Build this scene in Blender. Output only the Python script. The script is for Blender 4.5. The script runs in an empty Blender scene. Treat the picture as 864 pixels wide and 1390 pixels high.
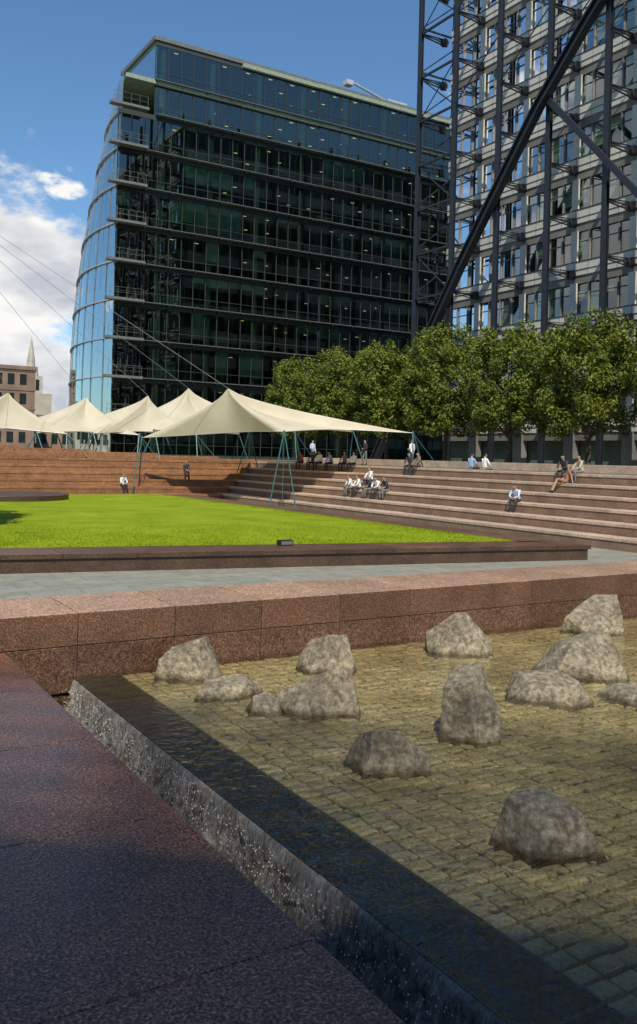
import bpy, bmesh, math, random
from mathutils import Vector, Matrix, noise
random.seed(7)
R=math.radians
D=bpy.data
scene=bpy.context.scene
col=scene.collection

# ------------------------------------------------------------------ materials
def newmat(name):
    m=D.materials.new(name); m.use_nodes=True
    nt=m.node_tree
    for n in list(nt.nodes): nt.nodes.remove(n)
    out=nt.nodes.new('ShaderNodeOutputMaterial')
    return m,nt,out
def N(nt,t,**kw):
    n=nt.nodes.new(t)
    for k,v in kw.items():
        if k in n.inputs.keys(): n.inputs[k].default_value=v
        else: setattr(n,k,v)
    return n
def L(nt,a,b): nt.links.new(a,b)
def c4(c): return (c[0],c[1],c[2],1)
def ramp(nt,stops,interp='LINEAR'):
    r=nt.nodes.new('ShaderNodeValToRGB'); r.color_ramp.interpolation=interp
    e=r.color_ramp.elements
    e[0].position=stops[0][0]; e[0].color=c4(stops[0][1])
    e[1].position=stops[-1][0]; e[1].color=c4(stops[-1][1])
    for p,c in stops[1:-1]:
        x=e.new(p); x.color=c4(c)
    return r
def mixc(nt,fac,a,b,mode='MIX'):
    m=nt.nodes.new('ShaderNodeMix'); m.data_type='RGBA'; m.blend_type=mode
    for s,v in ((0,fac),(6,a),(7,b)):
        if hasattr(v,'links'): L(nt,v,m.inputs[s])
        elif isinstance(v,(int,float)): m.inputs[s].default_value=v
        else: m.inputs[s].default_value=c4(v)
    return m.outputs[2]
def math_(nt,op,a,b=None,c=None):
    m=nt.nodes.new('ShaderNodeMath'); m.operation=op
    for i,v in enumerate((a,b,c)):
        if v is None: continue
        if hasattr(v,'links'): L(nt,v,m.inputs[i])
        else: m.inputs[i].default_value=v
    return m.outputs[0]

def granite(name,cols,scale=90,rough=.5,bump=.15,stain=.45,spec=.5,vor=.8,big=1.3,bdist=.004,island=.0,wetline=False,rv=.15):
    m,nt,out=newmat(name)
    tc=N(nt,'ShaderNodeTexCoord'); o=tc.outputs['Object']
    n1=N(nt,'ShaderNodeTexNoise',Scale=scale,Detail=3,Roughness=.7); L(nt,o,n1.inputs['Vector'])
    r1=ramp(nt,[(.36,cols[0]),(.48,cols[1]),(.56,cols[2]),(.66,cols[3])]); L(nt,n1.outputs[0],r1.inputs[0])
    v=N(nt,'ShaderNodeTexVoronoi',Scale=scale*.7); L(nt,o,v.inputs['Vector'])
    r2=ramp(nt,[(0,(.62,.62,.62)),(1,(1.35,1.35,1.35))])
    sp=N(nt,'ShaderNodeSeparateColor'); L(nt,v.outputs['Color'],sp.inputs[0]); L(nt,sp.outputs[0],r2.inputs[0])
    c=mixc(nt,vor,r1.outputs[0],r2.outputs[0],'MULTIPLY')
    n2=N(nt,'ShaderNodeTexNoise',Scale=big,Detail=7,Roughness=.65); L(nt,o,n2.inputs['Vector'])
    r3=ramp(nt,[(.3,(1-stain,)*3),(.7,(1.12,1.1,1.06))]); L(nt,n2.outputs[0],r3.inputs[0])
    c=mixc(nt,1,c,r3.outputs[0],'MULTIPLY')
    if island:
        ge=N(nt,'ShaderNodeNewGeometry'); r4=ramp(nt,[(0,(1-island,1-island,1-island)),(1,(1+island,1+island*.9,1+island*.8))]); L(nt,ge.outputs['Random Per Island'],r4.inputs[0])
        c=mixc(nt,1,c,r4.outputs[0],'MULTIPLY')
    if wetline:
        sx=N(nt,'ShaderNodeSeparateXYZ'); L(nt,o,sx.inputs[0])
        zz=math_(nt,'MULTIPLY_ADD',n2.outputs[0],.08,sx.outputs[2])
        r5=ramp(nt,[(.07,(.36,.34,.28)),(.12,(1,1,1))]); L(nt,zz,r5.inputs[0]); c=mixc(nt,1,c,r5.outputs[0],'MULTIPLY')
    b=N(nt,'ShaderNodeBsdfPrincipled'); L(nt,c,b.inputs['Base Color'])
    b.inputs['Specular IOR Level'].default_value=spec
    rr=N(nt,'ShaderNodeMapRange'); L(nt,n2.outputs[0],rr.inputs[0])
    rr.inputs[1].default_value=.3; rr.inputs[2].default_value=.7
    rr.inputs[3].default_value=max(.02,rough-rv*.8); rr.inputs[4].default_value=rough+rv
    L(nt,rr.outputs[0],b.inputs['Roughness'])
    bp=N(nt,'ShaderNodeBump',Strength=bump,Distance=bdist); L(nt,n1.outputs[0],bp.inputs['Height'])
    L(nt,bp.outputs[0],b.inputs['Normal']); L(nt,b.outputs[0],out.inputs[0])
    return m
def plain(name,c,rough=.6,metal=0,var=.2,vs=3,bump=0,bs=40,spec=.5,dist=.01):
    m,nt,out=newmat(name)
    tc=N(nt,'ShaderNodeTexCoord'); o=tc.outputs['Object']
    n=N(nt,'ShaderNodeTexNoise',Scale=vs,Detail=5); L(nt,o,n.inputs['Vector'])
    r=ramp(nt,[(.3,tuple(x*(1-var) for x in c)),(.7,tuple(min(1,x*(1+var)) for x in c))]); L(nt,n.outputs[0],r.inputs[0])
    b=N(nt,'ShaderNodeBsdfPrincipled',Roughness=rough,Metallic=metal); L(nt,r.outputs[0],b.inputs['Base Color'])
    b.inputs['Specular IOR Level'].default_value=spec
    if bump:
        n2=N(nt,'ShaderNodeTexNoise',Scale=bs,Detail=6); L(nt,o,n2.inputs['Vector'])
        bp=N(nt,'ShaderNodeBump',Strength=bump,Distance=dist); L(nt,n2.outputs[0],bp.inputs['Height']); L(nt,bp.outputs[0],b.inputs['Normal'])
    L(nt,b.outputs[0],out.inputs[0])
    return m
def glass(name,tint,refl,rough=.0,bump=0,bs=2,gcol=(.95,.97,1),blend=.35,bd=.05):
    m,nt,out=newmat(name)
    lw=N(nt,'ShaderNodeLayerWeight',Blend=blend)
    f=math_(nt,'MULTIPLY_ADD',lw.outputs['Fresnel'],1-refl,refl)
    t=N(nt,'ShaderNodeBsdfTransparent'); t.inputs[0].default_value=c4(tint)
    g=N(nt,'ShaderNodeBsdfGlossy',Roughness=rough); g.inputs[0].default_value=c4(gcol)
    if bump:
        tc=N(nt,'ShaderNodeTexCoord')
        n=N(nt,'ShaderNodeTexNoise',Scale=bs,Detail=3); L(nt,tc.outputs['Object'],n.inputs['Vector'])
        bp=N(nt,'ShaderNodeBump',Strength=bump,Distance=bd); L(nt,n.outputs[0],bp.inputs['Height'])
        L(nt,bp.outputs[0],g.inputs['Normal']); L(nt,bp.outputs[0],lw.inputs['Normal'])
    mx=N(nt,'ShaderNodeMixShader'); L(nt,f,mx.inputs[0]); L(nt,t.outputs[0],mx.inputs[1]); L(nt,g.outputs[0],mx.inputs[2])
    L(nt,mx.outputs[0],out.inputs[0])
    return m

M={}
M['slab']=granite('dark_red_granite',[(.03,.014,.009),(.18,.078,.048),(.32,.155,.10),(.50,.33,.25)],85,.28,.06,.35,spec=.24,rv=.12)
M['wall']=granite('brown_granite_dimmed',[(.035,.016,.009),(.12,.062,.037),(.18,.098,.06),(.26,.165,.115)],80,.5,.15,.4,island=.18)  # wall face darkened in colour for weak raking sun
M['walltop']=granite('pink_granite_sunlit',[(.14,.078,.05),(.36,.22,.15),(.47,.315,.225),(.60,.45,.34)],80,.5,.15,.25,island=.1)  # wall top left lighter, stronger sun put into its colour
M['plinth']=granite('plinth_granite',[(.02,.012,.009),(.06,.034,.023),(.10,.06,.04),(.16,.105,.075)],60,.45,.15,.35,island=.12)
M['step']=granite('step_granite',[(.26,.18,.13),(.49,.37,.28),(.62,.49,.385),(.72,.60,.49)],50,.6,.1,.25,island=.12)  # tread colour lifted to look strongly sunlit
M['riser']=granite('step_riser_granite',[(.10,.06,.035),(.23,.15,.105),(.31,.215,.155),(.40,.30,.22)],50,.6,.1,.35)  # darker than the treads, dimmer light put into the riser colour
M['endstep']=granite('terracotta_granite',[(.12,.055,.02),(.26,.12,.055),(.34,.17,.08),(.43,.25,.13)],30,.6,.1,.35,island=.15)
M['coping']=granite('wet_coping',[(.016,.019,.012),(.035,.040,.026),(.052,.056,.036),(.09,.088,.06)],60,.16,.06,.55,spec=.4,vor=.5,big=3,rv=.12)
M['rock']=granite('rock_stone',[(.16,.135,.10),(.26,.225,.165),(.33,.29,.22),(.43,.385,.30)],24,.85,.9,.5,spec=.25,vor=.2,big=5,bdist=.012,wetline=True)
def paving(name,c1,c2,joint,w,h,rough=.6,off=.5,mort=.008):
    m,nt,out=newmat(name)
    tc=N(nt,'ShaderNodeTexCoord'); o=tc.outputs['Object']
    br=N(nt,'ShaderNodeTexBrick',Scale=1); br.offset=off
    br.inputs['Color1'].default_value=c4(c1); br.inputs['Color2'].default_value=c4(c2); br.inputs['Mortar'].default_value=c4(joint)
    br.inputs['Mortar Size'].default_value=mort; br.inputs['Brick Width'].default_value=w; br.inputs['Row Height'].default_value=h
    L(nt,o,br.inputs['Vector'])
    n=N(nt,'ShaderNodeTexNoise',Scale=2.2,Detail=8,Roughness=.7); L(nt,o,n.inputs['Vector'])
    r=ramp(nt,[(.3,(.7,.7,.7)),(.7,(1.15,1.15,1.15))]); L(nt,n.outputs[0],r.inputs[0])
    c=mixc(nt,1,br.outputs[0],r.outputs[0],'MULTIPLY')
    b=N(nt,'ShaderNodeBsdfPrincipled',Roughness=rough); L(nt,c,b.inputs['Base Color'])
    L(nt,b.outputs[0],out.inputs[0]); return m
M['pave']=paving('plaza_paving',(.27,.275,.23),(.32,.32,.27),(.10,.10,.09),1.2,.6)
M['ground']=paving('street_paving',(.16,.15,.14),(.19,.18,.165),(.07,.07,.07),.9,.6)
# grass
m,nt,out=newmat('grass'); tc=N(nt,'ShaderNodeTexCoord'); o=tc.outputs['Object']
n1=N(nt,'ShaderNodeTexNoise',Scale=.5,Detail=10,Roughness=.75); L(nt,o,n1.inputs['Vector'])
n2=N(nt,'ShaderNodeTexNoise',Scale=28,Detail=5,Roughness=.8); L(nt,o,n2.inputs['Vector'])
r1=ramp(nt,[(.32,(.17,.25,.010)),(.5,(.26,.35,.015)),(.68,(.35,.42,.03))]); L(nt,n1.outputs[0],r1.inputs[0])
r2=ramp(nt,[(.3,(.4,.42,.4)),(.7,(1.3,1.3,1.2))]); L(nt,n2.outputs[0],r2.inputs[0])
c=mixc(nt,1,r1.outputs[0],r2.outputs[0],'MULTIPLY')
b=N(nt,'ShaderNodeBsdfPrincipled',Roughness=.9); b.inputs['Specular IOR Level'].default_value=.1; L(nt,c,b.inputs['Base Color'])
bp=N(nt,'ShaderNodeBump',Strength=.8,Distance=.03); L(nt,n2.outputs[0],bp.inputs['Height']); L(nt,bp.outputs[0],b.inputs['Normal'])
L(nt,b.outputs[0],out.inputs[0]); M['grass']=m
# setts
m,nt,out=newmat('pool_setts'); tc=N(nt,'ShaderNodeTexCoord'); o=tc.outputs['Object']
n1=N(nt,'ShaderNodeTexNoise',Scale=1.3,Detail=9,Roughness=.68); L(nt,o,n1.inputs['Vector'])
n2=N(nt,'ShaderNodeTexNoise',Scale=60,Detail=4); L(nt,o,n2.inputs['Vector'])
r1=ramp(nt,[(.3,(.20,.165,.075)),(.5,(.35,.30,.155)),(.7,(.46,.41,.24))]); L(nt,n1.outputs[0],r1.inputs[0])
r2=ramp(nt,[(.3,(.6,.6,.6)),(.7,(1.25,1.25,1.25))]); L(nt,n2.outputs[0],r2.inputs[0])
ge=N(nt,'ShaderNodeNewGeometry'); r4=ramp(nt,[(0,(.84,.84,.82)),(1,(1.13,1.12,1.09))]); L(nt,ge.outputs['Random Per Island'],r4.inputs[0])
c=mixc(nt,1,r1.outputs[0],r2.outputs[0],'MULTIPLY'); c=mixc(nt,1,c,r4.outputs[0],'MULTIPLY')
b=N(nt,'ShaderNodeBsdfPrincipled',Roughness=.35); L(nt,c,b.inputs['Base Color']); L(nt,b.outputs[0],out.inputs[0]); M['sett']=m
M['joint']=plain('pool_joint_silt',(.035,.03,.014),.8)
M['water']=glass('pool_water',(.98,.97,.91),.035,.012,.55,15,(1,1,1),.25,.03)
# falling water
m,nt,out=newmat('falling_water'); tc=N(nt,'ShaderNodeTexCoord')
mp=N(nt,'ShaderNodeMapping'); mp.inputs['Scale'].default_value=(22,30,8); L(nt,tc.outputs['Object'],mp.inputs[0])
n=N(nt,'ShaderNodeTexNoise',Scale=1.7,Detail=9,Roughness=.8); L(nt,mp.outputs[0],n.inputs['Vector'])
n2=N(nt,'ShaderNodeTexNoise',Scale=5,Detail=5,Roughness=.6); L(nt,tc.outputs['Object'],n2.inputs['Vector'])
a_=math_(nt,'MULTIPLY_ADD',n2.outputs[0],.5,n.outputs[0])
r=ramp(nt,[(.64,(.03,.03,.03)),(.90,(.85,.85,.85))]); L(nt,a_,r.inputs[0])
b1=N(nt,'ShaderNodeBsdfPrincipled',Roughness=.06); b1.inputs['Base Color'].default_value=(.14,.11,.08,1)
b2=N(nt,'ShaderNodeBsdfPrincipled',Roughness=.25); b2.inputs['Base Color'].default_value=(.76,.74,.71,1)
bp=N(nt,'ShaderNodeBump',Strength=1,Distance=.04); L(nt,n.outputs[0],bp.inputs['Height']); L(nt,bp.outputs[0],b1.inputs['Normal']); L(nt,bp.outputs[0],b2.inputs['Normal'])
mx=N(nt,'ShaderNodeMixShader'); L(nt,r.outputs[0],mx.inputs[0]); L(nt,b1.outputs[0],mx.inputs[1]); L(nt,b2.outputs[0],mx.inputs[2]); L(nt,mx.outputs[0],out.inputs[0])
M['fall']=m
M['drop']=plain('water_drop',(.8,.8,.8),.1)
M['glassA']=glass('green_glass',(.50,.64,.50),.12,.0,gcol=(.80,.86,.80),blend=.3)
M['glassB']=glass('curved_glass',(.22,.32,.33),.72,.01,gcol=(.92,1,1))
M['glassT']=glass('tower_glass',(.6,.68,.64),.06,.0,blend=.25)
M['steelD']=plain('dark_blue_steel',(.018,.022,.030),.45,0,.2,2)
M['mull']=plain('dark_mullion',(.035,.042,.038),.5)
M['ledge']=plain('ledge_metal',(.13,.145,.13),.5,0,.2)
M['metalL']=plain('light_metal',(.45,.47,.47),.45,.2,.15)
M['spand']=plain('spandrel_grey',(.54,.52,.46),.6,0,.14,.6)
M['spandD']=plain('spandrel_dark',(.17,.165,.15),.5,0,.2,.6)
M['slabint']=plain('interior_slab',(.24,.29,.22),.8)
M['ceil']=plain('interior_ceiling',(.45,.50,.38),.8)
M['core']=plain('interior_core',(.09,.13,.09),.8,0,.6,.35)
M['blind']=plain('window_blind',(.50,.52,.44),.8,0,.25,1)
M['blindG']=plain('window_blind_green',(.30,.40,.32),.7,0,.3,1)
M['winD']=plain('window_dark_glass',(.02,.03,.03),.08,0,.3,1,spec=.5)
m,nt,out=newmat('ceiling_light'); e=N(nt,'ShaderNodeEmission',Strength=1.5); e.inputs[0].default_value=(1,.80,.32,1); L(nt,e.outputs[0],out.inputs[0]); M['lamp']=m
# canvas
m,nt,out=newmat('canvas'); tc=N(nt,'ShaderNodeTexCoord')
n=N(nt,'ShaderNodeTexNoise',Scale=.6,Detail=5); L(nt,tc.outputs['Object'],n.inputs['Vector'])
r=ramp(nt,[(.3,(.64,.59,.45)),(.7,(.75,.70,.56))]); L(nt,n.outputs[0],r.inputs[0])
d=N(nt,'ShaderNodeBsdfDiffuse'); t=N(nt,'ShaderNodeBsdfTranslucent'); L(nt,r.outputs[0],d.inputs[0]); L(nt,r.outputs[0],t.inputs[0])
mx=N(nt,'ShaderNodeMixShader'); mx.inputs[0].default_value=.3; L(nt,d.outputs[0],mx.inputs[1]); L(nt,t.outputs[0],mx.inputs[2]); L(nt,mx.outputs[0],out.inputs[0]); M['canvas']=m
M['teal']=plain('teal_steel',(.04,.13,.13),.4)
# leaves
m,nt,out=newmat('leaves'); tc=N(nt,'ShaderNodeTexCoord')
n=N(nt,'ShaderNodeTexNoise',Scale=1.1,Detail=4); L(nt,tc.outputs['Object'],n.inputs['Vector'])
geo=N(nt,'ShaderNodeNewGeometry'); 
r=ramp(nt,[(.3,(.075,.12,.015)),(.55,(.145,.19,.025)),(.78,(.25,.235,.045))]); 
a=math_(nt,'MULTIPLY_ADD',geo.outputs['Random Per Island'],.35,n.outputs[0]); a=math_(nt,'SUBTRACT',a,.17); L(nt,a,r.inputs[0])
b=N(nt,'ShaderNodeBsdfPrincipled',Roughness=.5); b.inputs['Specular IOR Level'].default_value=.3; L(nt,r.outputs[0],b.inputs['Base Color'])
t=N(nt,'ShaderNodeBsdfTranslucent'); L(nt,r.outputs[0],t.inputs[0])
mx=N(nt,'ShaderNodeMixShader'); mx.inputs[0].default_value=.25; L(nt,b.outputs[0],mx.inputs[1]); L(nt,t.outputs[0],mx.inputs[2]); L(nt,mx.outputs[0],out.inputs[0]); M['leaf']=m
M['bark']=plain('bark',(.07,.055,.04),.9,0,.4,8,.6,20)
M['cream']=plain('cream_stone',(.42,.38,.30),.8,0,.2,.3)
M['brickB']=plain('brown_brick',(.22,.15,.11),.8,0,.2,.4)
M['greyB']=plain('grey_cladding',(.30,.34,.38),.6,0,.2,.3)
M['roof']=plain('slate_roof',(.09,.095,.11),.7)

# ------------------------------------------------------------------ mesh builder
def empty(name,loc=(0,0,0)):
    e=D.objects.new(name,None); col.objects.link(e); e.location=loc; e.empty_display_size=.3; return e
class MB:
    def __init__(s): s.v=[];s.f=[];s.m=[];s.mats=[]
    def mi(s,k):
        if k not in s.mats: s.mats.append(k)
        return s.mats.index(k)
    def face(s,pts,k):
        i=len(s.v); s.v+= [tuple(p) for p in pts]; s.f.append(tuple(range(i,i+len(pts)))); s.m.append(s.mi(k))
    def box(s,x0,x1,y0,y1,z0,z1,k,ktop=None):
        i=len(s.v)
        s.v+=[(x0,y0,z0),(x1,y0,z0),(x1,y1,z0),(x0,y1,z0),(x0,y0,z1),(x1,y0,z1),(x1,y1,z1),(x0,y1,z1)]
        for q in ((0,3,2,1),(0,1,5,4),(1,2,6,5),(2,3,7,6),(3,0,4,7),(4,5,6,7)):
            s.f.append(tuple(i+a for a in q)); s.m.append(s.mi(k))
        if ktop: s.m[-1]=s.mi(ktop)
    def prism(s,poly,z0,z1,k,ktop=None):
        n=len(poly); i=len(s.v)
        s.v+=[(p[0],p[1],z0) for p in poly]+[(p[0],p[1],z1) for p in poly]
        for a in range(n):
            b=(a+1)%n; s.f.append((i+a,i+b,i+n+b,i+n+a)); s.m.append(s.mi(k))
        s.f.append(tuple(i+n+a for a in range(n))); s.m.append(s.mi(ktop or k))
        s.f.append(tuple(i+n-1-a for a in range(n))); s.m.append(s.mi(k))
    def tube(s,p,q,r,k,r2=None,n=8):
        p=Vector(p);q=Vector(q); r2=r if r2 is None else r2
        d=(q-p).normalized(); a=d.orthogonal().normalized(); b=d.cross(a); i=len(s.v)
        for c,rr in ((p,r),(q,r2)):
            for j in range(n):
                t=2*math.pi*j/n; s.v.append(tuple(c+a*(rr*math.cos(t))+b*(rr*math.sin(t))))
        for j in range(n):
            jj=(j+1)%n; s.f.append((i+j,i+jj,i+n+jj,i+n+j)); s.m.append(s.mi(k))
        s.f.append(tuple(i+n-1-j for j in range(n))); s.m.append(s.mi(k)); s.f.append(tuple(i+n+j for j in range(n))); s.m.append(s.mi(k))
    def obar(s,p,q,w,h,k,up=(0,0,1)):
        p=Vector(p);q=Vector(q); d=(q-p).normalized(); a=d.cross(Vector(up)).normalized(); b=a.cross(d).normalized(); i=len(s.v)
        for c in (p,q):
            for sa,sb in ((-1,-1),(1,-1),(1,1),(-1,1)): s.v.append(tuple(c+a*(sa*w/2)+b*(sb*h/2)))
        for t in ((0,1,2,3),(7,6,5,4),(0,4,5,1),(1,5,6,2),(2,6,7,3),(3,7,4,0)):
            s.f.append(tuple(i+a_ for a_ in t)); s.m.append(s.mi(k))
    def obj(s,name,parent=None,bevel=0,smooth=False):
        me=D.meshes.new(name); me.from_pydata(s.v,[],s.f); me.update()
        for k in s.mats: me.materials.append(M[k] if isinstance(k,str) else k)
        me.polygons.foreach_set('material_index',s.m)
        if smooth: me.polygons.foreach_set('use_smooth',[True]*len(s.f))
        o=D.objects.new(name,me); col.objects.link(o)
        if parent: o.parent=parent
        if bevel:
            b=o.modifiers.new('b','BEVEL'); b.width=bevel; b.segments=2; b.limit_method='ANGLE'
        return o

# ------------------------------------------------------------------ camera
H=3.2
yaw=R(31.4); F=Vector((math.sin(yaw),math.cos(yaw),0)); Rt=Vector((math.cos(yaw),-math.sin(yaw),0)); Z=Vector((0,0,1))
r=R(1.4)
rc=Rt*math.cos(r)+Z*math.sin(r); uc=Z*math.cos(r)-Rt*math.sin(r)
cam=D.cameras.new('camera'); co=D.objects.new('camera',cam); col.objects.link(co)
mt=Matrix((rc,uc,-F)).transposed().to_4x4(); mt.translation=(0,0,H); co.matrix_world=mt
cam.sensor_fit='VERTICAL'; cam.sensor_height=36; cam.lens=31.08; cam.shift_y=-.054; cam.clip_end=5000; cam.clip_start=.05
scene.camera=co

# ------------------------------------------------------------------ light
sunv=Vector((-.46,-.888,0)).normalized(); el=R(48)
sdir=Vector((sunv.x*math.cos(el),sunv.y*math.cos(el),math.sin(el)))
sl=D.lights.new('sun','SUN'); sl.energy=5.0; sl.angle=R(.53); sl.color=(1,.92,.78)
so=D.objects.new('sun',sl); col.objects.link(so); so.rotation_euler=sdir.to_track_quat('Z','Y').to_euler(); so.location=(0,-20,60)
w=D.worlds.new('World'); scene.world=w; w.use_nodes=True; nt=w.node_tree
for n in list(nt.nodes): nt.nodes.remove(n)
out=N(nt,'ShaderNodeOutputWorld'); bg=N(nt,'ShaderNodeBackground',Strength=.118)
sky=N(nt,'ShaderNodeTexSky'); sky.sky_type='NISHITA'; sky.sun_disc=False; sky.sun_elevation=el; sky.sun_rotation=math.atan2(sunv.x,sunv.y)%(2*math.pi)
sky.air_density=1.0; sky.dust_density=.3; sky.ozone_density=2.0
tc=N(nt,'ShaderNodeTexCoord'); g=tc.outputs['Generated']
mp=N(nt,'ShaderNodeMapping'); mp.inputs['Scale'].default_value=(1,1,2.0); L(nt,g,mp.inputs[0])
n=N(nt,'ShaderNodeTexNoise',Scale=5.5,Detail=10,Roughness=.6); L(nt,mp.outputs[0],n.inputs['Vector'])
nw=N(nt,'ShaderNodeTexNoise',Scale=14,Detail=6,Roughness=.6); L(nt,mp.outputs[0],nw.inputs['Vector'])
vs1=N(nt,'ShaderNodeVectorMath',operation='SUBTRACT'); L(nt,nw.outputs['Color'],vs1.inputs[0]); vs1.inputs[1].default_value=(.5,.5,.5)
vs2=N(nt,'ShaderNodeVectorMath',operation='MULTIPLY_ADD'); L(nt,vs1.outputs[0],vs2.inputs[0]); vs2.inputs[1].default_value=(.11,.11,.07); L(nt,g,vs2.inputs[2])
tot=None
for cdir,rad,amp in (((.205,.955,.165),.14,.44),((.18,.975,.10),.14,.44),((.247,.93,.272),.036,.25),((.26,.96,.05),.14,.40),((.60,.70,.385),.05,.25),((-.75,.6,.35),.3,.25),((-.5,-.6,.5),.25,.2)):
    vm=N(nt,'ShaderNodeVectorMath',operation='DISTANCE'); L(nt,vs2.outputs[0],vm.inputs[0]); vm.inputs[1].default_value=Vector(cdir).normalized()
    mr=N(nt,'ShaderNodeMapRange'); L(nt,vm.outputs['Value'],mr.inputs[0]); mr.inputs[1].default_value=rad; mr.inputs[2].default_value=rad*.2; mr.inputs[3].default_value=0; mr.inputs[4].default_value=amp
    tot=mr.outputs[0] if tot is None else math_(nt,'MAXIMUM',tot,mr.outputs[0])
a=math_(nt,'ADD',tot,n.outputs[0])
mr=N(nt,'ShaderNodeMapRange',interpolation_type='SMOOTHSTEP'); L(nt,a,mr.inputs[0]); mr.inputs[1].default_value=.62; mr.inputs[2].default_value=.77
n3=N(nt,'ShaderNodeTexNoise',Scale=9,Detail=6); L(nt,mp.outputs[0],n3.inputs['Vector'])
rc_=ramp(nt,[(.36,(4.6,4.9,5.5)),(.58,(8.3,8.2,8.0))]); L(nt,n3.outputs[0],rc_.inputs[0])
skc=mixc(nt,1,sky.outputs[0],(.74,.98,1.12),'MULTIPLY')
cc=mixc(nt,mr.outputs[0],skc,rc_.outputs[0]); L(nt,cc,bg.inputs[0]); L(nt,bg.outputs[0],out.inputs[0])
scene.view_settings.view_transform='Standard'; scene.view_settings.look='None'; scene.view_settings.exposure=0

# ------------------------------------------------------------------ ground
b=MB()
Hx0,Hx1,Hy0,Hy1=-40,32.5,-12,62
S=2000
for x0,x1,y0,y1 in ((-S,S,Hy1,S),(-S,S,-S,Hy0),(-S,Hx0,Hy0,Hy1),(Hx1,S,Hy0,Hy1)):
    b.face([(x0,y0,2.7),(x1,y0,2.7),(x1,y1,2.7),(x0,y1,2.7)],'ground')
b.face([(Hx0,Hy0,2.7),(Hx0,Hy1,2.7),(Hx0,Hy1,-.1),(Hx0,Hy0,-.1)],'wall')
b.face([(Hx0,Hy0,2.7),(Hx1,Hy0,2.7),(Hx1,Hy0,-.1),(Hx0,Hy0,-.1)],'wall')
b.obj('ground')
b=MB(); b.face([(Hx0,Hy0,0),(Hx1,Hy0,0),(Hx1,Hy1,0),(Hx0,Hy1,0)],'pave'); b.obj('plaza_pavement')

# foreground slab
root=empty('granite_ledge')
b=MB(); ys=[-5.77,-4.59,-3.41,-2.23,-1.05,.13,1.31,2.49,3.67,4.85,6.03,7.19]
for i in range(len(ys)-1):
    b.box(-3.0,1.55,ys[i]+.0015,ys[i+1]-.0015,1.44,1.6,'slab')
    b.box(-8,-3.004,ys[i]+.0015,ys[i+1]-.0015,1.44,1.6,'slab')
b.obj('coping_slabs',root,.005)
b=MB(); b.box(-8,1.53,-5.77,7.18,0,1.435,'plinth'); b.obj('base',root)
# trough
root=empty('water_channel')
b=MB(); b.box(1.535,2.09,-5.7,7.15,0,.8,'joint'); b.obj('channel_bed',root)
b=MB(); b.face([(1.535,-5.7,.9),(2.08,-5.7,.9),(2.08,7.15,.9),(1.535,7.15,.9)],'fall'); b.obj('channel_water',root)
root=empty('pool_curb')
b=MB(); y=-5.7; k=0
while y<7.15:
    y2=min(y+.86,7.16); b.box(2.08,2.47,y+.003,y2-.003,1.26,1.352,'coping'); y=y2
b.obj('coping_stones',root,.014)
b=MB(); b.box(2.10,2.46,-5.7,7.16,.0,1.257,'plinth'); b.obj('kerb_wall',root)
# falling water sheet as displaced mesh
b=MB(); NY=900;NZ=26
vs=[];fs=[]
for i in range(NY+1):
    y=-2+9.1*i/NY
    for j in range(NZ+1):
        t=j/NZ; z=1.352-.45*t
        d=.014+.10*t**1.4+ .05*t*noise.noise((y*7,z*2,0))+.03*noise.noise((y*26,z*12,3))*min(1,t*4)+.014*noise.noise((y*70,z*40,5))*min(1,t*4)
        if j==0: d=.0
        vs.append((2.079-d,y,z))
for i in range(NY):
    for j in range(NZ):
        a=i*(NZ+1)+j; fs.append((a,a+1,a+NZ+2,a+NZ+1))
b.v=vs;b.f=fs;b.m=[b.mi('fall')]*len(fs); b.obj('water_sheet',root,smooth=True)
b=MB(); rn=random.Random(9)
for i in range(3200):
    y=rn.uniform(1,7.1); t=rn.random(); z=1.33-.5*t; x=2.06-.10*t**1.4-abs(rn.gauss(.02,.045)); s=rn.uniform(.0015,.0045)
    q=len(b.v); b.v+=[(x-s,y,z),(x+s,y,z),(x,y-s,z),(x,y+s,z),(x,y,z-s*1.8),(x,y,z+s*1.8)]
    for f_ in ((0,2,5),(2,1,5),(1,3,5),(3,0,5),(2,0,4),(1,2,4),(3,1,4),(0,3,4)): b.f.append(tuple(q+c for c in f_)); b.m.append(b.mi('drop'))
b.obj('spray',root,smooth=True)

# pool
root=empty('pool_basin')
PX0,PX1,PY0,PY1=2.475,14.0,-3.0,7.2
b=MB(); b.box(PX0,PX1,PY0,PY1,0,1.275,'joint'); b.obj('bed',root)
b=MB(); px=.135; py=.108; ny=int((PY1-PY0)/py); nx=int((PX1-PX0)/px)
mi_=b.mi('sett')
for j in range(ny):
    off=random.uniform(-.006,.006)
    for i in range(nx):
        x=PX0+i*px+random.uniform(-.003,.003)+off; y=PY0+j*py+random.uniform(-.003,.003); z=1.338+random.uniform(-.005,.003)
        x0,x1,y0,y1=max(PX0,x+.0045),x+px-.0045,y+.011,y+py-.011
        q=len(b.v); tz=[z+random.uniform(-.003,.003) for _ in range(4)]
        b.v+=[(x0,y0,1.27),(x1,y0,1.27),(x1,y1,1.27),(x0,y1,1.27),(x0+.003,y0+.003,z-.010),(x1-.003,y0+.003,z-.010),(x1-.003,y1-.003,z-.010),(x0+.003,y1-.003,z-.010),
              (x0+.013,y0+.013,tz[0]),(x1-.013,y0+.013,tz[1]),(x1-.013,y1-.013,tz[2]),(x0+.013,y1-.013,tz[3])]
        for f in ((0,1,5,4),(1,2,6,5),(2,3,7,6),(3,0,4,7),(4,5,9,8),(5,6,10,9),(6,7,11,10),(7,4,8,11),(8,9,10,11)):
            b.f.append(tuple(q+a for a in f)); b.m.append(mi_)
b.obj('setts',root)
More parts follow.
